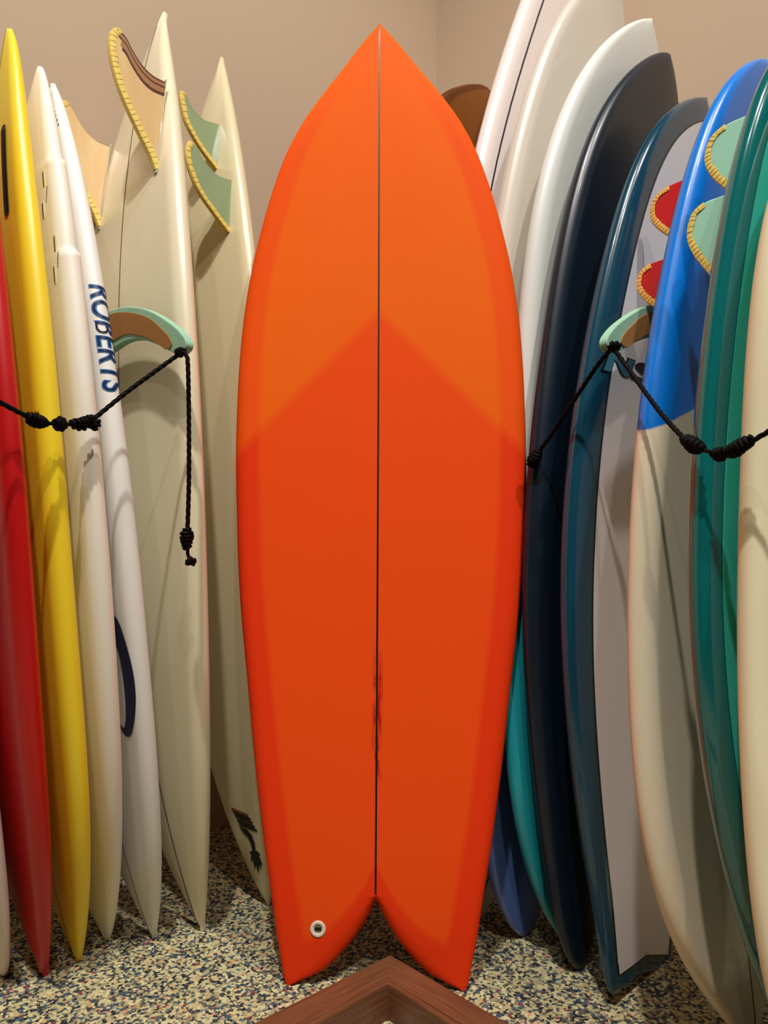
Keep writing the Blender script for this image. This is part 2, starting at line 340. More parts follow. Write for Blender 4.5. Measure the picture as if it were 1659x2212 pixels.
    def tape(s, lead, W, mat, parent, inw=.011, th=.0085, seg=.010, name='masking_tape', toward=None):
        """folded masking tape along the leading edge, in overlapping pieces"""
        P = catmull(lead, 8); L_ = [0]
        for a, b in zip(P[:-1], P[1:]): L_.append(L_[-1]+float(np.linalg.norm(b-a)))
        tot = L_[-1]; P = np.array(P); L_ = np.array(L_)
        def at(q): return np.array([np.interp(q, L_, P[:, 0]), np.interp(q, L_, P[:, 1])])
        V = []; F = []; q = 0; c = np.array(toward)
        while q < tot:
            q1 = min(tot, q+seg*random.uniform(.8, 1.25)+.002); b0 = len(V)
            for k, qq in enumerate((q, (q+q1)/2, q1)):
                p = at(qq); d = at(min(tot, qq+.002))-at(max(0, qq-.002)); d = d/(np.linalg.norm(d)+1e-9); m = np.array([-d[1], d[0]])
                if (c-p)@m < 0: m = -m
                rise = (.0010, .0006, .0002)[k]+random.uniform(0, .0003); iw = inw*random.uniform(.88, 1.12)
                for (dd, zz) in ((iw, th/2+rise), (iw*.5, th/2+rise+.0004), (-.0006, th/2+rise*.7), (-.0022, 0), (-.0006, -th/2-rise*.7), (iw*.5, -th/2-rise-.0004), (iw, -th/2-rise)):
                    pp = p+m*dd; V.append(W(pp[0], pp[1], zz))
            for k in range(2):
                for i in range(6): F.append((b0+k*7+i, b0+k*7+i+1, b0+(k+1)*7+i+1, b0+(k+1)*7+i))
            q = q1-.002
            if q1 >= tot: break
        return obj(name, V, F, mat, parent, smooth=False)

def patch(board, pts, side, mat, parent, name, off=.0007, hole=None, maxe=.012):
    """flat print: polygon in (along, across) laid on the skin"""
    bm = bmesh.new()
    vs = [bm.verts.new((p[0], p[1], 0)) for p in pts]
    if hole is None: bm.faces.new(vs)
    else:
        vh = [bm.verts.new((p[0], p[1], 0)) for p in hole]; n = len(vs)
        for i in range(n): bm.faces.new((vs[i], vs[(i+1) % n], vh[(i+1) % n], vh[i]))
    bmesh.ops.triangulate(bm, faces=bm.faces)
    for _ in range(4):
        long_e = [e for e in bm.edges if e.calc_length() > maxe]
        if not long_e: break
        bmesh.ops.subdivide_edges(bm, edges=long_e, cuts=1); bmesh.ops.triangulate(bm, faces=bm.faces)
    V = [board.surf(v.co.x/board.L, v.co.y, side, off) for v in bm.verts]; bm.verts.index_update()
    F = [tuple(v.index for v in f.verts) for f in bm.faces]; bm.free()
    return obj(name, V, F, mat, parent)

# ------------------------------------------------------------------ materials for the boards
def board_mat(name, rgb, rough=.35, coat=0., var=.03, cr=.05, spec=.5):
    m = newmat(name, rgb, rough, coat, cr, spec); nt = NT(m)
    c = np.array(rgb); a = tuple(np.clip(c*(1-var), 0, 255)); b = tuple(np.clip(c*(1+var), 0, 255))
    nt.color(nt.mix(nt.noise(7, 4), lin(a), lin(b))); return m
M = {}
M['red'] = board_mat('red_resin', (196, 10, 14), .42, .15, .03, .2)
M['yellow'] = board_mat('yellow_resin', (255, 220, 44), .42, .15, .03, .2)
M['white_sanded'] = board_mat('white_sanded', (246, 240, 226), .5, .1, .01, .25)
M['white_cool'] = board_mat('white_cool', (238, 238, 234), .5, .1, .01, .25)
M['cream'] = board_mat('cream_resin', (232, 222, 192), .35, .45, .02, .12)
M['cream_deep'] = board_mat('cream_deep', (222, 210, 172), .3, .7, .02, .06)
M['pinkwhite'] = board_mat('pinkish_white', (236, 222, 214), .45, .2, .02, .2)
M['lilac'] = board_mat('lilac_white', (236, 226, 224), .25, .9, .01, .03)
M['cream_white'] = board_mat('cream_white', (244, 232, 196), .45, .2, .015, .2)
M['black_line'] = newmat('black_line', (22, 14, 14), .4)
M['navy_line'] = newmat('navy_line', (22, 14, 50), .25, .5)
M['brown_line'] = newmat('brown_line', (88, 56, 28), .5)
M['black_matte'] = newmat('black_matte', (14, 14, 15), .55)
M['navy_ink'] = newmat('navy_ink', (16, 22, 62), .4)
M['blue_ink'] = newmat('blue_ink', (34, 112, 186), .4)
def two_tone(name, top, low, y0, k=0., soft=.002, rough=.3, coat=.8, cr=.04, nz=.0):
    m = newmat(name, top, rough, coat, cr); nt = NT(m)
    v = nt.math('SUBTRACT', nt.attr('sy'), y0); v = nt.math('ADD', v, nt.math('MULTIPLY', nt.attr('sx'), k))
    if nz: v = nt.math('ADD', v, nt.math('MULTIPLY', nt.math('SUBTRACT', nt.noise(420, 2), .5), nz))
    nt.color(nt.mix(nt.mapr(v, -soft, soft), lin(low), lin(top))); return m
M['orange'] = m = newmat('orange_tint', (225, 85, 25), .6, .0, .3, .07); nt = NT(m)
v = nt.math('ADD', nt.attr('sy'), nt.math('MULTIPLY', nt.math('ABSOLUTE', nt.attr('sx')), 1.02))
up_ = nt.mapr(v, 1.165, 1.195); rim = nt.mapr(nt.attr('edge'), .054, .042)
tipf = nt.mapr(nt.attr('sy'), 1.50, 1.66)
base = nt.mix(up_, lin((240, 78, 22)), lin((242, 104, 20)))
nz1 = nt.noise(5, 4); base = nt.mix(nt.math('MULTIPLY', nz1, .35), base, lin((236, 80, 14)))
rimc = nt.mix(up_, lin((230, 54, 18)), lin((240, 82, 20)))
rimf = nt.math('MULTIPLY', rim, nt.math('SUBTRACT', 1.0, nt.math('MULTIPLY', tipf, .8)))
base = nt.mix(nt.math('MULTIPLY', rimf, .85), base, rimc)
# worn darker streaks beside the stringer
sxn = nt.math('ABSOLUTE', nt.math('SUBTRACT', nt.attr('sx'), .001))
mp = nt.n('ShaderNodeMapping'); mp.inputs['Scale'].default_value = (300, 1, 34); tcn = nt.n('ShaderNodeTexCoord'); nt.l(tcn.outputs['Object'], mp.inputs['Vector'])
stk = nt.noise(1, 3, mp.outputs[0]); 
band = nt.math('MULTIPLY', nt.mapr(sxn, .011, .004), nt.math('MULTIPLY', nt.mapr(nt.attr('sy'), .56, .50), nt.mapr(nt.attr('sy'), .30, .36)))
base = nt.mix(nt.math('MULTIPLY', band, nt.mapr(stk, .44, .58)), base, lin((170, 26, 20)))
nt.color(base)

OB = Board('O', th=.056, rp=2.3, ck=.8)
oi = [i for i, x in enumerate(BOARDS['O']['wi']) if x > 0]
OB.wi_t = np.array([BOARDS['O']['t'][i] for i in oi]+[.078]); OB.wi_w = np.array([BOARDS['O']['wi'][i] for i in oi]+[0.0]); OB.tn = .078
t = thing('surfboard', 'bright orange fish surfboard with split tail standing in the centre, black centre line', 'surfboard', OB.B)
OB.body(M['orange'], t)
OB.strip([(tt, 0.0) for tt in np.linspace(.082, .996, 140)], .0032, M['black_line'], t, 'stringer', -1)
# leash plug
pt = OB.surf(.090/OB.L, -.096, -1, 0); nrm = -OB.n; ex = OB.u; ey = np.cross(nrm, ex)
def disc_rings(c, ex, ey, nz_, prof, seg=40):
    V = []; F = []
    for r, z in prof:
        for i in range(seg):
            a = 2*math.pi*i/seg; V.append(c+ex*r*math.cos(a)+ey*r*math.sin(a)+nz_*z)
    for j in range(len(prof)-1):
        for i in range(seg): F.append((j*seg+i, j*seg+(i+1) % seg, (j+1)*seg+(i+1) % seg, (j+1)*seg+i))
    F.append(tuple(range((len(prof)-1)*seg, len(prof)*seg))); return V, F
mplug = newmat('plug_plastic', (232, 224, 206), .25, .5)
V, F = disc_rings(pt, ex, ey, nrm, [(.0130, -.001), (.0130, .0012), (.0122, .0018), (.0078, .0016), (.0066, .0004)])
pl = obj('leash_plug', V, F[:-1], mplug, t)
V, F = disc_rings(pt, ex, ey, nrm, [(.0068, .0006), (.006, .0002), (.003, .0001)])
cp = obj('plug_cup', V, F, newmat('plug_cup_grey', (150, 140, 120), .3), pl)
def box_at(name, c, ax, ay, az, sx, sy, sz, mat, parent=None, bev=0.0):
    V = [c+ax*sx*i/2+ay*sy*j/2+az*sz*k/2 for i in (-1, 1) for j in (-1, 1) for k in (-1, 1)]
    F = [(0, 1, 3, 2), (4, 6, 7, 5), (0, 4, 5, 1), (2, 3, 7, 6), (0, 2, 6, 4), (1, 5, 7, 3)]
    o = obj(name, V, F, mat, parent, smooth=False); fix_normals(o)
    if bev: 
        bm = bmesh.new(); bm.from_mesh(o.data); bmesh.ops.bevel(bm, geom=bm.edges, offset=bev, segments=2, affect='EDGES', profile=.5); bm.to_mesh(o.data); bm.free()
    return o
for dy in (.0022, -.0006):
    box_at('plug_pin', pt+ey*(dy if ey[2] > 0 else -dy)+nrm*.0012, ex, ey, nrm, .011, .0013, .001, newmat('plug_pin_dark', (40, 24, 14), .4), pl)

# ---- left rack
def simple(key, mat, label, cat='surfboard', **over):
    b = Board(key, **over); t = thing('surfboard', label, cat, b.B); b.body(mat, t); return b, t
L0, t0 = simple('L0', M['pinkwhite'], 'whitish surfboard at the far left edge, only its lower tip showing', side='L', a=44, B=(-.646, 1.332, 0), T=(-.84, 1.30, 1.5), D=.045, th=.05,
   w=[0, .02, .05, .085, .12, .15, .175, .19, .2, .205, .2, .19, .17, .14, .1, .06, .03, .01, 0])
L1, t1 = simple('L1', M['red'], 'solid red surfboard at the left, only its rail showing')
L2, t2 = simple('L2', M['yellow'], 'bright yellow surfboard with a black slot near its top, beside the red board')
def pill(bd, p, q, r, mat, parent, name, off, n=9):
    p = np.array(p); q = np.array(q); d = (q-p)/np.linalg.norm(q-p); m = np.array([-d[1], d[0]])
    pts = [tuple(q+(d*math.cos(a)+m*math.sin(a))*r) for a in np.linspace(-math.pi/2, math.pi/2, n)]+[tuple(p-(d*math.cos(a)+m*math.sin(a))*r) for a in np.linspace(-math.pi/2, math.pi/2, n)]
    return patch(bd, pts, 1, mat, parent, name, off)
pill(L2, (1.290, .082), (1.440, .052), .0105, M['black_matte'], t2, 'fin_box', .0016)
pill(L2, (1.292, .0815), (1.438, .0525), .0042, newmat('slot_black', (3, 3, 4), .8), t2, 'box_slot', .0022)
L2.stringer(M['brown_line'], t2, 1, .002)
b3 = dict(BOARDS['L3']['w'] if False else {})
L3 = Board('L3')
_w3 = L3.w
def w3(t):   # stepped wings in the tail outline
    a = _w3(t)
    for tw, d in ((.862, .006), (.752, .0075)):
        if t > tw: a -= d*math.exp(-(t-tw)*16)*min(1, (t-tw)/.004)
        else: a += .003*math.exp(-(tw-t)*40)
    return max(a, .0008)
L3.w = w3
_st = L3.stations
L3.stations = lambda n=72: sorted(_st(n)+[.862-.006, .862, .865, .868, .875, .752-.006, .752, .755, .758, .765])
t3 = thing('surfboard', 'white surfboard with stepped wings and small fin plugs, right of the yellow board', 'surfboard', L3.B)
L3.body(M['white_sanded'], t3)
mslot = newmat('fin_plug_white', (228, 214, 170), .3, .4); mdark = newmat('fin_plug_slot', (60, 44, 22), .6)
for (a0, a1, x) in ((1.346, 1.372, .098), (1.290, 1.315, .102), (1.218, 1.243, .150), (1.167, 1.191, .152)):
    am = (a0+a1)/2; p = L3.surf(am/L3.L, x, 1, 0)
    q = box_at('fin_plug', p+L3.n*.0005, L3.l, L3.u, L3.n, .031, .0085, .0024, mslot, t3, .0008)
    box_at('plug_slot', p+L3.n*.0015, L3.l, L3.u, L3.n, .024, .0028, .0012, mdark, q)
for (a0, x) in ((1.328, .112), (1.203, .163)):
    V = []; F = []
    for i in range(7):
        a = a0-.013+i*.0042
        for (da, dx) in ((0, 0), (.0028, .0006), (.0028, .0032), (0, .0026)): V.append(L3.surf((a+da)/L3.L, x+dx-.002, 1, .0007))
        F.append(tuple(range(4*i, 4*i+4)))
    obj('printed_marks', V, F, mdark, t3, smooth=False)
L4, t4 = simple('L4', M['white_cool'], 'white surfboard with blue outlined capital letters running down its rail')
# lettering wrapped round the rail
def rail_text(board, body, a_top, a_bot, q0, hgt, parent):
    for nm, mat, off, offs in (('lettering_outline', M['blue_ink'], .0018, .0005), ('lettering', M['navy_ink'], -.0009, .0010)):
        cu = bpy.data.curves.new('txt', 'FONT'); cu.body = body; cu.size = 1; cu.shear = .18; cu.space_character = 1.02; cu.offset = 0
        o = bpy.data.objects.new('txt', cu); COL.objects.link(o)
        dg = bpy.context.evaluated_depsgraph_get(); me = bpy.data.meshes.new_from_object(o.evaluated_get(dg))
        xs = [v.co.x for v in me.vertices]; ys = [v.co.y for v in me.vertices]; wx = max(xs)-min(xs); hy = max(ys)-min(ys)
        sc = hgt/hy
        cu.offset = off/sc; dg = bpy.context.evaluated_depsgraph_get(); dg.update(); me2 = bpy.data.meshes.new_from_object(o.evaluated_get(dg))
        x0 = min(xs); y0 = min(ys)
        bm = bmesh.new(); bm.from_mesh(me2); bmesh.ops.triangulate(bm, faces=bm.faces)
        for v in bm.verts: v.co.x = (v.co.x-x0)/wx*(a_top-a_bot); v.co.y = (v.co.y-y0)*sc; v.co.z = 0
        for c_, no in [((0, k*hgt/12, 0), (0, 1, 0)) for k in range(-1, 14)]:
            bmesh.ops.bisect_plane(bm, geom=bm.verts[:]+bm.edges[:]+bm.faces[:], plane_co=c_, plane_no=no, dist=1e-6)
        for v in bm.verts:
            t = (a_top-v.co.x)/board.L; v.co = Vector(board.rail(t, q0+v.co.y, 1, offs))
        me3 = bpy.data.meshes.new(nm); bm.to_mesh(me3); bm.free(); me3.materials.append(mat)
        r = bpy.data.objects.new(nm, me3); COL.objects.link(r); r.parent = parent; r.matrix_parent_inverse = Matrix.Translation(-parent.location)
        bpy.data.objects.remove(o)
rail_text(L4, 'ROBERTS', 1.172, .978, .019, .046, t4)
def ell(cx, cy, a, b, n=48, tilt=0.0):
    return [(cx+a*math.cos(2*math.pi*i/n)*math.cos(tilt)-b*math.sin(2*math.pi*i/n)*math.sin(tilt), cy+a*math.cos(2*math.pi*i/n)*math.sin(tilt)+b*math.sin(2*math.pi*i/n)*math.cos(tilt)) for i in range(n)]
patch(L4, ell(.503, .134, .106, .042, tilt=.12), 1, M['navy_ink'], t4, 'oval_emblem', .0008, hole=ell(.486, .124, .074, .020, tilt=.16))
pill(L4, (1.312, .092), (1.350, .078), .006, M['navy_ink'], t4, 'fin_plug', .0014)
V = []; F = []
for i in range(8):
    a = 1.612-i*.0125; x = .022+i*.0072
    b0 = len(V)
    for (da, dx) in ((0, -.010), (-.004, .006), (-.0105, .010), (-.007, -.008)): V.append(L4.surf((a+da)/L4.L, x+dx, 1, .0008))
    F.append((b0, b0+1, b0+2, b0+3))
obj('tail_print', V, F, newmat('print_dark', (52, 40, 52), .6), t4, smooth=False)
L4.stringer(M['brown_line'], t4, 1, .0022)

L5, t5 = simple('L5', M['cream'], 'large cream surfboard with a striped wooden fin, behind the green padded arm')
L5.stringer(M['brown_line'], t5, 1, .0030, t1=.975)
mwood = newmat('fin_plywood', (236, 204, 150), .45, .35, .15); nt = NT(mwood)
mp = nt.n('ShaderNodeMapping'); mp.inputs['Scale'].default_value = (60, 60, 6); tcn = nt.n('ShaderNodeTexCoord'); nt.l(tcn.outputs['Object'], mp.inputs['Vector'])
nt.color(nt.mix(nt.noise(1, 4, mp.outputs[0]), lin((206, 168, 112)), lin((226, 194, 142))))
mst = newmat('fin_dark_strip', (84, 42, 26), .45, .1); mstt = newmat('fin_tan_strip', (158, 112, 72), .45, .1)
mtape = newmat('masking_tape', (226, 198, 92), .55, 0); nt = NT(mtape)
nt.color(nt.mix(nt.mapr(nt.noise(190, 2), .42, .62), lin((214, 180, 66)), lin((238, 216, 128))))
mbead = newmat('resin_bead', (170, 158, 130), .35, .5)
lead5 = [(1.457, .002), (1.484, .016), (1.524, .043), (1.568, .072), (1.61, .096), (1.654, .114), (1.687, .123), (1.715, .125), (1.730, .116)]
trail5 = [(1.730, .116), (1.718, .096), (1.698, .080), (1.676, .058), (1.662, .032), (1.660, .004)]
far5 = None
for mir in (1, -1):
    f, W = L5.fin(lead5+trail5[1:], .13, mwood, t5, 'fin', .009, mir)
    f['label'] = 'plywood fin with dark laminated strips, taped along its front edge' if mir == 1 else 'plywood fin partly hidden by the lettered board'
    L5.tape(lead5+[(1.724, .104)], W, mtape, f, .0115, .0095, .012, toward=(1.64, .03))
    for d, wd, mm in (((.0025, .0040, mst), (.0085, .0080, mstt), (.0150, .0038, mst), (.0235, .0130, mstt), (.0330, .0070, mst)) if mir == 1 else ()):
        P = catmull(trail5, 8)
        for sd in (1, -1):
            V = []; F = []; k = 0
            for p in P:
                q = p[1]
                dd = d*(.85+.15*min(1, q/.05)) if q < .05 else d
                if q > .119-d*.42: continue
                for s_ in (-.5, .5): V.append(W(p[0]-dd*1.05+s_*wd, p[1]-.15*dd, sd*(.009/2+.0004)))
                if k: F.append((2*k-2, 2*k-1, 2*k+1, 2*k))
                k += 1
            obj('laminate_strip', V, F, mm, f)
    # fillet bead where the fin meets the board
    V = []; F = []
    for i, a in enumerate(np.linspace(1.450, 1.668, 26)):
        tt = a/L5.L
        for k in range(7):
            an = math.pi*k/6; V.append(L5.c(tt)+L5.n*(L5.h(tt)*.90+.0028*math.sin(an))+L5.u*(mir*.13+.0060*math.cos(an)))
        if i:
            for k in range(6): F.append((7*i-7+k, 7*i-6+k, 7*i+1+k, 7*i+k))
    obj('resin_bead', V, F, mbead, f)

L6, t6 = simple('L6', M['cream_deep'], 'narrow ivory surfboard with green glass fins, left behind the orange board')
mglass = newmat('green_glass', (164, 186, 144), .12, .6, .03); nt = NT(mglass)
nt.b.inputs['Transmission Weight'].default_value = .35; nt.b.inputs['IOR'].default_value = 1.35
for pts, x in (([(1.378, 0.0), (1.411, .043), (1.444, .079), (1.486, .104), (1.52, .112), (1.545, .106), (1.538, .088), (1.512, .063), (1.497, .029), (1.503, -.001)], .093),
               ([(1.549, -.002), (1.583, .046), (1.626, .086), (1.674, .105), (1.694, .107), (1.690, .094), (1.666, .074), (1.655, .041), (1.665, .003)], .043)):
    f, W = L6.fin(pts, x, mglass, t6, 'fin', .007)
    f['label'] = 'translucent green glass fin with a taped edge'
    n_ = 6 if x > .09 else 5
    L6.tape(pts[:n_], W, mtape, f, .0085, .0075, .013, toward=(pts[0][0]+.07, .02))
# palm print on the nose
mp_ = newmat('print_green_black', (20, 30, 26), .5); mp2 = newmat('print_orange', (120, 72, 24), .5)
for k, (a, mm) in enumerate(((.197, mp2), (.190, mp_), (.183, mp_), (.175, mp_), (.168, mp_))):
    x0 = -.040+k*.004
    patch(L6, [(a+.0024, x0), (a-.003-.004, x0+.052), (a-.008-.004, x0+.052), (a-.0032, x0)], 1, mm, t6, 'printed_stripe', .0009)
patch(L6, [(.163, -.026), (.158, -.002), (.148, .010), (.130, .013), (.112, .010), (.112, .002), (.130, .001), (.142, -.004), (.150, -.016)], 1, mp_, t6, 'printed_palm_trunk', .0009)
for a0, an, ln in ((.112, 2.6, .03), (.112, 2.9, .036), (.110, 3.2, .042), (.110, 3.5, .036), (.112, 3.9, .028), (.114, 1.9, .018), (.114, 4.4, .018)):
    p0 = np.array([a0, .006]); d = np.array([math.cos(an), math.sin(an)]); m_ = np.array([-d[1], d[0]])
    patch(L6, [tuple(p0-m_*.002), tuple(p0+d*ln*.5-m_*.006), tuple(p0+d*ln), tuple(p0+d*ln*.5+m_*.004), tuple(p0+m_*.002)], 1, mp_, t6, 'printed_palm_leaf', .0010)

# ---- right rack
M['r2'] = two_tone('beige_periwinkle', (222, 214, 202), (86, 112, 178), .62, 0, .004)
M['r3'] = two_tone('white_teal', (232, 234, 230), (30, 150, 162), .62, 0, .004, .32, .4, .15)
R1, u1 = simple('R1', M['lilac'], 'tall glossy white longboard with a thin dark pinline, right behind the orange board')
pth = [(t_, .150+(.207-.150)*min(1, max(0, (.745-t_)/.2))) for t_ in np.linspace(.3, .98, 60)]
def inset_path(b, inset, t0, t1, n=80, sgn=1):
    P = []
    for i in range(n):
        t = t0+(t1-t0)*i/(n-1); lo, hi = 0., b.w(t)
        if b.dist(t, 0) < inset: continue
        for _ in range(16):
            m = (lo+hi)/2
            if b.dist(t, m) >= inset: lo = m
            else: hi = m
        P.append((t, sgn*lo))
    return P
for sg in (1, -1): R1.strip(inset_path(R1, .044, .02, .98, 120, sg), .0048, M['navy_line'], u1, 'pinline', -1, .0006)
R2, u2 = simple('R2', M['r2'], 'glossy beige longboard with periwinkle blue lower end, between the pinlined and the plain white boards')
R3, u3 = simple('R3', M['r3'], 'satin white surfboard with pointed nose and teal lower end, left of the black board')
M['black_navy'] = board_mat('black_navy', (15, 29, 44), .35, .1, .1, .1)
R4, u4 = simple('R4', M['black_navy'], 'black navy surfboard with rounded top, right of the pointed white board')
M['navy_rail'] = board_mat('navy_rail', (18, 66, 88), .2, .6, .03, .03)
R5 = Board('R5', wt=[0, .009], wi=[.095, 0.0], tn=.009, ck=1.0)
ws5 = BOARDS['R5']['w']
u5 = thing('surfboard', 'white surfboard with navy rails and swallow tail, the cut off letters on its face', 'surfboard', R5.B)
R5.body(M['navy_rail'], u5)
mpan = board_mat('panel_white', (226, 226, 230), .4, .2, .01, .2)
ins5 = lambda t: .018+.028*min(1, t/.42)**.8
R5.panel(ins5, newmat('panel_border_black', (6, 8, 14), .3, .6), u5, 'pinline', -1, .0005, cutin=.024, t0=.016, n=200)
R5.panel(lambda t: ins5(t)+.0032, mpan, u5, 'deck_panel', -1, .0010, cutin=.0265, t0=.016, n=200)
mteal = newmat('print_teal', (46, 112, 134), .45); mpb = newmat('print_black', (8, 8, 14), .45)
# letters on the deck, in metres (along, across)
N_OUT = [(1.008, 0.227), (1.045, 0.214), (1.048, 0.211), (1.051, 0.206), (1.054, 0.196), (1.055, 0.189), (1.044, 0.155), (1.062, 0.149), (1.067, 0.12), (1.038, 0.132), (1.031, 0.132), (1.027, 0.138), (1.023, 0.148), (1.022, 0.159), (1.024, 0.167), (1.04, 0.188), (1.039, 0.19), (1.015, 0.197)]
N_IN = [(1.012, 0.221), (1.045, 0.21), (1.048, 0.208), (1.049, 0.204), (1.052, 0.197), (1.052, 0.193), (1.04, 0.154), (1.046, 0.151), (1.06, 0.146), (1.064, 0.125), (1.038, 0.135), (1.032, 0.136), (1.028, 0.14), (1.025, 0.148), (1.025, 0.156), (1.027, 0.163), (1.042, 0.186), (1.041, 0.191), (1.016, 0.2)]
BLOB = [(1.073, 0.092), (1.067, 0.108), (1.06, 0.118), (1.055, 0.121), (1.052, 0.116), (1.05, 0.106), (1.048, 0.092), (1.057, 0.066), (1.077, 0.067)]
BAR = [(1.034, 0.131), (1.037, 0.128), (1.043, 0.093), (1.047, 0.064), (1.035, 0.064), (1.033, 0.093), (1.028, 0.121), (1.027, 0.131)]
patch(R5, N_OUT, -1, mpb, u5, 'letter_outline', .0016, maxe=.01)
patch(R5, N_IN, -1, mteal, u5, 'letter', .0021, maxe=.01)
patch(R5, BLOB, -1, mpb, u5, 'letter_shape', .0016)
patch(R5, BAR, -1, mpb, u5, 'letter_bar', .0016)
# deck plug slot by the tail
p = R5.surf(.196/R5.L, -.008, -1, 0)
q = box_at('leash_slot', p-R5.n*.0012, R5.l, R5.u, R5.n, .036, .013, .0024, newmat('slot_frame', (214, 204, 184), .3, .5), u5, .0008)
box_at('slot_hollow', p-R5.n*.0024+R5.l*.004-R5.u*(-.002), R5.l, R5.u, R5.n, .022, .005, .0008, newmat('slot_brown', (96, 76, 48), .5), q)

M['blue_cream'] = two_tone('blue_cream', (8, 126, 232), (236, 222, 196), 1.003, .54, .0016, .3, .35, .05, .006)
R6, u6 = simple('R6', M['blue_cream'], 'surfboard with bright blue upper half and cream lower half, red fins behind it')
R6.stringer(M['black_line'], u6, -1, .0030, t1=.93)
mredf = newmat('red_fin', (196, 14, 24), .35, .4); mmint = newmat('mint_fin', (164, 222, 200), .3, .6)
mtape2 = newmat('masking_tape_orange', (222, 150, 70), .55); nt = NT(mtape2); nt.color(nt.mix(nt.mapr(nt.noise(60, 2), .35, .65), lin((206, 128, 56)), lin((240, 200, 100))))
def keel(cx, out, w=.075):   # rounded keel fin: along centre, reach
    return [(cx-w, 0), (cx-w*.55, out*.36), (cx-w*.12, out*.74), (cx+w*.22, out*.95), (cx+w*.52, out), (cx+w*.78, out*.93), (cx+w*.92, out*.72), (cx+w*.95, out*.4), (cx+w*.95, 0)]
def keelfin(bd, root, cx, out, x, mat, tp, lab, w=.075):
    pts = keel(cx, out, w); f, W = bd.fin(pts, x, mat, root, 'fin', .007); f['label'] = lab
    bd.tape(pts[:7], W, tp, f, .0088, .0078, .008, toward=(cx, out*.3)); return f
keelfin(R6, u6, 1.312, .100, .060, mredf, mtape2, 'red fin with a taped rim')
keelfin(R6, u6, 1.160, .074, .105, mredf, mtape2, 'red fin with a taped rim', .060)
M['teal_dark'] = board_mat('teal_dark', (12, 106, 108), .16, 1, .05, .025)
R7, u7 = simple('R7', M['teal_dark'], 'dark teal glossy surfboard with a lighter green face inlay, mint fins behind it')
R7.panel(.021, board_mat('green_panel', (64, 202, 188), .35, .3, .02, .08), u7, 'deck_panel', -1, .0008)
keelfin(R7, u7, 1.285, .080, .150, mmint, mtape, 'mint green fin with a taped rim')
keelfin(R7, u7, 1.150, .066, .185, mmint, mtape, 'mint green fin with a taped rim')
R8, u8 = simple('R8', M['cream_white'], 'cream white surfboard at the far right edge, right of the teal one')
# amber board in the corner
M['amber'] = m = newmat('amber_resin', (120, 62, 14), .3, .6, .1); nt = NT(m)
ed = nt.attr('edge'); c_ = nt.mix(nt.mapr(ed, .030, .036), lin((104, 54, 10)), lin((142, 82, 16)))
nt.color(nt.mix(nt.math('MULTIPLY', nt.noise(14, 3), .5), c_, lin((84, 32, 8))))
R0, u0_ = simple('R0', M['amber'], 'amber brown surfboard with squared top, far back in the corner', side='R', a=44, B=(.165, 1.84, 0), T=(.2638, 1.947, 1.905), D=.05, th=.05,
   t=[0, .02, .08, .2, .35, .5, .7, .85, .942, .978, .993, 1], w=[0, .07, .13, .19, .23, .245, .245, .22, .17, .095, .045, 0])

# ------------------------------------------------------------------ padded rack arms
mfoam = newmat('mint_foam', (150, 200, 172), .6, 0); nt = NT(mfoam); nt.color(nt.mix(nt.noise(24, 3), lin((136, 186, 158)), lin((170, 216, 188)))); nt.bump(nt.noise(300, 2), .0005, .4)
mply = newmat('arm_board', (158, 114, 64), .8, spec=.2); nt = NT(mply); nt.color(nt.mix(nt.noise(420, 3), lin((146, 96, 50)), lin((182, 130, 78)))); nt.bump(nt.noise(500, 2), .0004, .5)
OUT = [(1.735, 1.160), (1.62, 1.176), (1.50, 1.186), (1.4234, 1.1845), (1.353, 1.1795), (1.2959, 1.1665), (1.2536, 1.151), (1.2128, 1.131), (1.171, 1.1065), (1.146, 1.0865), (1.137, 1.0748), (1.139, 1.0652), (1.150, 1.0598),
       (1.1674, 1.0605), (1.1921, 1.0701), (1.2233, 1.0844), (1.2643, 1.1000), (1.3008, 1.1090), (1.345, 1.1130), (1.40, 1.106), (1.50, 1.09), (1.62, 1.07), (1.735, 1.05)]
INN = [(1.72, 1.150), (1.62, 1.164), (1.50, 1.176), (1.43, 1.1765), (1.36, 1.1705), (1.2926, 1.1530), (1.2474, 1.1340), (1.2154, 1.1130), (1.1899, 1.0943), (1.1801, 1.0807), (1.1841, 1.074), (1.1992, 1.0729), (1.2176, 1.0828),
       (1.2614, 1.1044), (1.2979, 1.1160), (1.342, 1.125), (1.40, 1.120), (1.50, 1.105), (1.62, 1.088), (1.72, 1.07)]
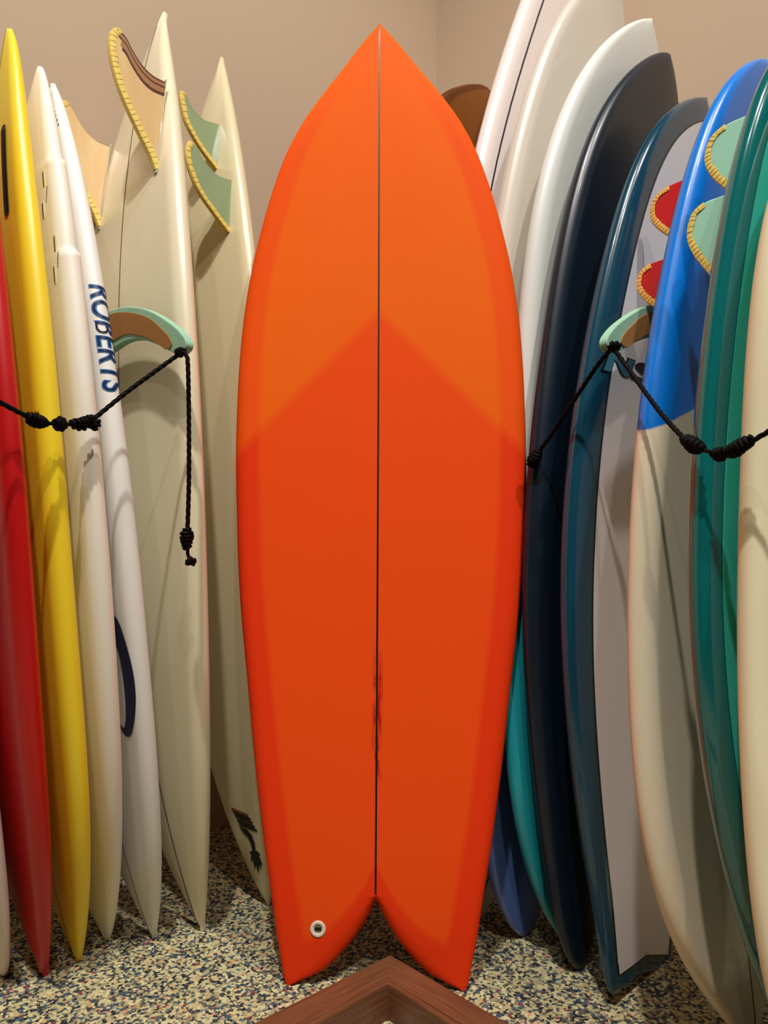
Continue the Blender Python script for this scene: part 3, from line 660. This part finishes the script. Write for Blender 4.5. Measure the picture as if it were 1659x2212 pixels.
def arm(side, ncoord, label, wallc, zoff=0.0, soff=0.0):
    if side == 'L': nv = np.array([-.69, -.72, 0]); uv_ = np.array([-.72, .69, 0]); uu = np.array([-.695, .72, 0])
    else: nv = np.array([-.69, .72, 0]); uv_ = np.array([.72, .69, 0])
    nv = nv/np.linalg.norm(nv); uv_ = uv_/np.linalg.norm(uv_)
    vis = nv if side == 'L' else -nv       # face turned to the viewer
    def P(s, z, k): 
        if s > 1.45: s = 1.45+(s-1.45)*(wallc-1.45)/(1.735-1.45)
        return uv_*(s+soff)+nv*ncoord+vis*k+np.array([0, 0, z+zoff])
    t = thing('rack_arm', label, 'rack arm', P(1.735, 1.1, 0))
    def plate(name, outline, k0, k1, mat, bev, par):
        pts = catmull(outline, 4); n = len(pts); V = [P(p[0], p[1], k0) for p in pts]+[P(p[0], p[1], k1) for p in pts]
        F = [tuple(range(n)), tuple(range(n, 2*n))[::-1]]+[(i, (i+1) % n, (i+1) % n+n, i+n) for i in range(n)]
        o = obj(name, V, F, mat, par, smooth=False); fix_normals(o)
        if bev:
            m_ = o.modifiers.new('bevel', 'BEVEL'); m_.width = bev; m_.segments = 3; m_.limit_method = 'ANGLE'; m_.angle_limit = math.radians(50)
        return o
    c0 = (-.019, -.0115, -.0035, .005)
    for i, (k0, k1) in enumerate(((-.0085, -.0035), (-.0035, .0015), (.0015, .0065))):
        plate('foam_layer', OUT, k0, k1, mfoam, .0028, t)
    plate('wood_core', INN, .0065, .0085, mply, .0006, t)
    plate('wood_core', INN, -.0100, -.0085, mply, .0006, t)
    return t, P
armL, PL = arm('L', -.690, 'mint foam padded rack arm at the left, tied with black cord', 1.70, -.010, -.029)
armR, PR = arm('R', .640, 'mint foam padded rack arm at the right, above the large letter', 1.90, -.0168, -.036)

# ------------------------------------------------------------------ cord
mcord = newmat('black_cord', (4, 4, 5), .65, spec=.12)
def tube(path, rad, name, parent, lobes=3, pitch=.012, seg=18, step=.0014, amp=.34):
    P = np.array(path); d = np.r_[0, np.cumsum(np.linalg.norm(np.diff(P, axis=0), axis=1))]; n = max(4, int(d[-1]/step))
    q = np.linspace(0, d[-1], n); X = np.stack([np.interp(q, d, P[:, i]) for i in range(3)], 1)
    T = np.gradient(X, axis=0); T /= np.linalg.norm(T, axis=1)[:, None]+1e-12
    up = np.array([.1, .2, 1.]) if abs(T[0][2]) < .8 else np.array([1., .3, 0]); V = []; F = []
    a = np.cross(T[0], up); a /= np.linalg.norm(a)
    for i in range(n):
        a = a-(a@T[i])*T[i]; a /= np.linalg.norm(a); b = np.cross(T[i], a); tw = q[i]/pitch*2*math.pi
        r = rad(q[i]/d[-1]) if callable(rad) else rad
        for k in range(seg):
            th = 2*math.pi*k/seg; rr = r*(1-amp+amp*abs(math.cos(lobes*(th-tw/lobes)/2))**.7*1.2)
            V.append(X[i]+(a*math.cos(th)+b*math.sin(th))*rr)
        if i:
            for k in range(seg): F.append(((i-1)*seg+k, (i-1)*seg+(k+1) % seg, i*seg+(k+1) % seg, i*seg+k))
    F.append(tuple(range(seg))); F.append(tuple(range((n-1)*seg, n*seg)))
    return obj(name, V, F, mcord, parent)
def knot(path, rr, turns, name, parent, r=.0034):
    """cord wound round its own line: rr = list of coil radii along the path"""
    P = np.array(catmull(path, 8)); d = np.r_[0, np.cumsum(np.linalg.norm(np.diff(P, axis=0), axis=1))]; n = int(turns*26); q = np.linspace(0, d[-1], n)
    X = np.stack([np.interp(q, d, P[:, i]) for i in range(3)], 1); T = np.gradient(X, axis=0); T /= np.linalg.norm(T, axis=1)[:, None]+1e-12
    out = []; a = np.cross(T[0], np.array([.1, .3, 1.])); a /= np.linalg.norm(a)
    for i in range(n):
        a = a-(a@T[i])*T[i]; a /= np.linalg.norm(a); b = np.cross(T[i], a); f = i/(n-1)
        R = np.interp(f, np.linspace(0, 1, len(rr)), rr); th = 2*math.pi*turns*f
        R *= 1+.12*math.sin(3.1*th+1)
        out.append(X[i]+(a*math.cos(th)+b*math.sin(th))*R)
    o = tube(out, r, name, parent, 3, .012, 12, .0022)
    # core so that the knot is solid
    prof = lambda f: max(.002, float(np.interp(f, np.linspace(0, 1, len(rr)), rr)))
    c = tube(P, prof, name, parent, 5, .02, 16, .002, .2)
    bm = bmesh.new(); bm.from_mesh(o.data); bm.from_mesh(c.data); bm.to_mesh(o.data); bm.free(); o.data.polygons.foreach_set('use_smooth', [True]*len(o.data.polygons)); bpy.data.objects.remove(c)
    return o
def frayed(center, n, ln, parent, name='frayed_end'):
    V = []; F = []
    for i in range(n):
        d = np.random.RandomState(i+int(center[0]*1e4) % 997).normal(size=3); d[2] = abs(d[2])*1.2; d /= np.linalg.norm(d); p = center+d*.004; e_ = center+d*ln*(.6+.5*random.random()); s_ = np.cross(d, [0, 1, .2]); s_ /= np.linalg.norm(s_); b0 = len(V)
        V += [p-s_*.0012, p+s_*.0012, p+np.cross(d, s_)*.0012, e_]; F += [(b0, b0+1, b0+3), (b0+1, b0+2, b0+3), (b0+2, b0, b0+3)]
    return obj(name, V, F, mcord, parent, smooth=False)
def along(path, f0, f1, n=4):
    P = np.array(path); d = np.r_[0, np.cumsum(np.linalg.norm(np.diff(P, axis=0), axis=1))]; q = np.linspace(f0, f1, n)*(len(P)-1)
    return [np.array([np.interp(x, range(len(P)), P[:, k]) for k in range(3)]) for x in q]
RL_ = [(-0.3382, 1.2569, 1.0436), (-0.3743, 1.236, 1.0081), (-0.4121, 1.2161, 0.9711), (-0.4507, 1.1928, 0.9282), (-0.4629, 1.1782, 0.9173), (-0.4861, 1.1489, 0.9122), (-0.5035, 1.1181, 0.9103), (-0.5116, 1.1061, 0.9146), (-0.5268, 1.0887, 0.9237), (-0.5379, 1.0711, 0.9312), (-0.5564, 1.0324, 0.9457), (-.58, .99, .962), (-.66, .86, 1.01), (-.73, .74, 1.055)]
tl = thing('cord', 'black braided cord with knots strung across the boards at the left', 'cord', RL_[0])
CR = .0036
tube(catmull(RL_[:4], 12), CR, 'rope', tl)
tube(catmull(RL_[3:8], 8), .0030, 'rope', tl)
tube(catmull(RL_[7:], 10), CR, 'rope', tl)
NL = len(RL_)-1
knot(along(RL_, 3/NL, 4.55/NL), [.0035, .0065, .0080, .0070, .0030], 6, 'knot', tl)
k0 = np.array(RL_[3])+np.array([.001, -.001, -.012]); knot([k0+np.array([.003, 0, .008]), k0, k0-np.array([.004, 0, .004])], [.003, .005, .004], 2.5, 'knot', tl)
knot(along(RL_, 4.80/NL, 5.25/NL, 3), [.0040, .0085, .0085, .004], 3, 'knot', tl)
knot(along(RL_, 5.65/NL, 7.2/NL), [.0028, .0060, .0075, .0075, .0040], 6, 'knot', tl)
frayed(np.array(along(RL_, 6.4/NL, 6.4/NL, 1)[0])+np.array([0, 0, .006]), 14, .010, tl)
# hanging tail of the same cord, tied to the arm
HG = [(-0.3281, 1.2388, 1.0425), (-0.3212, 1.2385, 1.0384), (-0.3173, 1.2354, 1.02), (-0.3155, 1.2371, 0.9375), (-0.3147, 1.2378, 0.8325), (-0.3159, 1.2367, 0.7560)]
tube(catmull([RL_[0]]+HG, 12), CR, 'rope', tl)
knot([(-.3385, 1.257, 1.0445), (-.333, 1.248, 1.0455), (-.3265, 1.240, 1.0440)], [.003, .0055, .0052, .003], 3, 'knot', tl)
kx = np.array([-.3160, 1.2367, .7560])
knot([kx, kx+np.array([-.0015, 0, -.010]), kx+np.array([-.001, 0, -.022]), kx+np.array([0, 0, -.031])], [.0035, .0085, .0082, .0060, .0045], 5.5, 'knot', tl)
tube(catmull([kx+np.array([0, 0, -.030]), kx+np.array([.001, 0, -.040]), kx+np.array([.003, 0, -.050])], 6), .0028, 'rope', tl)
knot([kx+np.array([.001, 0, -.051]), kx+np.array([.005, 0, -.052]), kx+np.array([.009, 0, -.048])], [.004, .0062, .0062, .004], 2.5, 'knot', tl)
R1_ = [(0.3598, 1.2038, 1.0408), (0.3442, 1.2326, 1.0194), (0.3206, 1.29, 0.9734), (0.293, 1.3443, 0.9219), (0.2735, 1.3660, 0.8922), (0.266, 1.3759, 0.8800)]
R2_ = [(0.3643, 1.1995, 1.0354), (0.3781, 1.1376, 0.9736), (0.3856, 1.0611, 0.9126), (0.3898, 0.9945, 0.8704), (0.3911, 0.9654, 0.8578), (0.3993, 0.9437, 0.8477), (0.4072, 0.9292, 0.8432), (0.4142, 0.9016, 0.8456), (0.4214, 0.8878, 0.8505), (0.4328, 0.863, 0.8605), (0.4491, 0.8335, 0.8756), (.47, .80, .892), (.53, .72, .955), (.60, .62, 1.045)]
tr = thing('cord', 'black braided cord with knots slung across the boards at the right', 'cord', R2_[0])
tube(catmull(R1_, 12), CR, 'rope', tr); tube(catmull(R2_[:5], 12), CR*.96, 'rope', tr); tube(catmull(R2_[4:9], 8), .0026, 'rope', tr); tube(catmull(R2_[8:], 12), CR*.85, 'rope', tr)
tube(catmull([R1_[0], (.3620, 1.2005, 1.0425), R2_[0]], 8), CR, 'rope', tr)
knot([(.3575, 1.206, 1.043), (.363, 1.202, 1.0435), (.369, 1.198, 1.0405)], [.004, .0065, .0060, .004], 3, 'knot', tr)
knot([(0.2760, 1.3630, 0.8962), (0.271, 1.368, 0.8860), (0.266, 1.3740, 0.8760), (.263, 1.377, .870)], [.0035, .0075, .0095, .008, .004], 6, 'knot', tr)
knot([R2_[3], (.3903, .985, .8655), (.3925, .965, .8565), (.396, .952, .8515)], [.0030, .0062, .0075, .0068, .0028], 6, 'knot', tr)
knot([(.4030, .936, .8440), (.4065, .930, .8428), (.411, .922, .8425)], [.0034, .0062, .0062, .003], 3, 'knot', tr)
knot([(.411, .918, .8425), (.4140, .9016, .8452), (.418, .893, .8490), (.4215, .8878, .8520), (.4240, .883, .8540)], [.0028, .0058, .0064, .0058, .0034], 7, 'knot', tr)
frayed(np.array([.4170, .896, .853]), 12, .007, tr)

# ------------------------------------------------------------------ wooden floor frame
mfw = newmat('stained_wood', (120, 66, 40), .5, .15, .3); nt = NT(mfw)
gx = nt.attr('grain_u'); gy = nt.attr('grain_v'); cmb = nt.n('ShaderNodeCombineXYZ'); nt.l(nt.math('MULTIPLY', gx, 9.0), cmb.inputs[0]); nt.l(nt.math('MULTIPLY', gy, 230.0), cmb.inputs[1])
g = nt.noise(1, 5, cmb.outputs[0], .6); nt.color(nt.mix(nt.mapr(g, .3, .7), lin((88, 50, 30)), lin((130, 84, 54)))); nt.bump(g, .0008, .35)
AP = np.array([.010, 1.304, 0]); fl = np.array([-.735, -.678, 0]); fr = np.array([.678, -.735, 0]); SZ = 1.05; HF = .052; WD = .064
tf = thing('floor_frame', 'dark brown mitred wooden frame lying on the floor below the orange board', 'frame', AP)
cs = [AP, AP+fr*SZ, AP+fr*SZ+fl*SZ, AP+fl*SZ]
for i in range(4):
    p, q = cs[i], cs[(i+1) % 4]; d = (q-p)/np.linalg.norm(q-p); inn = (cs[(i+2) % 4]-q); inn /= np.linalg.norm(inn); Z = np.array([0, 0, 1.])
    def piece(name, prof, bev=.0012):
        V = []; gu = []; gv = []
        for (a, z) in prof: V.append(p+inn*a+d*a+Z*z); gu.append(0); gv.append(a+z+i)
        for (a, z) in prof: V.append(q+inn*a-d*a+Z*z); gu.append(1); gv.append(a+z+i)
        n = len(prof); F = [tuple(range(n))[::-1], tuple(range(n, 2*n))]+[(k, (k+1) % n, (k+1) % n+n, k+n) for k in range(n)]
        o = obj(name, V, F, mfw, tf, smooth=False, attrs={'grain_u': gu, 'grain_v': gv}); fix_normals(o); return o
    piece('frame_rail', [(0, .0), (0, HF-.006), (.004, HF-.001), (.010, HF), (WD-.010, HF), (WD-.009, HF-.002), (WD-.007, HF-.002), (WD-.007, 0)])
    piece('inner_lip', [(WD-.007, 0), (WD-.007, HF-.001), (WD-.005, HF+.0015), (WD+.002, HF+.0015), (WD+.003, HF-.001), (WD+.003, 0)])
mpeb = newmat('white_stone', (232, 224, 206), .6); nt = NT(mpeb); nt.color(nt.mix(nt.noise(60, 3), lin((214, 204, 182)), lin((244, 238, 226))))
ic = AP+(fl+fr)*(WD+.003)
for i, (px_, py_, s_, wh) in enumerate(((-.010, 1.176, .0085, 'leftmost'), (.004, 1.181, .0075, 'middle'), (.020, 1.175, .0090, 'rightmost'))):
    c = np.array([px_, py_, s_*.55]); bm = bmesh.new(); bmesh.ops.create_icosphere(bm, subdivisions=3, radius=s_)
    rs = np.random.RandomState(i); ax = rs.normal(size=(3, 3))
    for v in bm.verts:
        n_ = v.co.normalized(); k = 1+.12*math.sin(3*n_.dot(Vector(ax[0])))+.08*math.sin(5*n_.dot(Vector(ax[1]))); v.co = Vector((v.co.x*k*1.1, v.co.y*k, v.co.z*.58*k))
    me = bpy.data.meshes.new('pebble'); bm.to_mesh(me); bm.free(); me.materials.append(mpeb); me.polygons.foreach_set('use_smooth', [True]*len(me.polygons))
    o = bpy.data.objects.new('pebble', me); COL.objects.link(o); o.location = c
    tag(o, wh+' of three small white stones inside the wooden floor frame', 'stone', 'white stones inside the wooden frame')
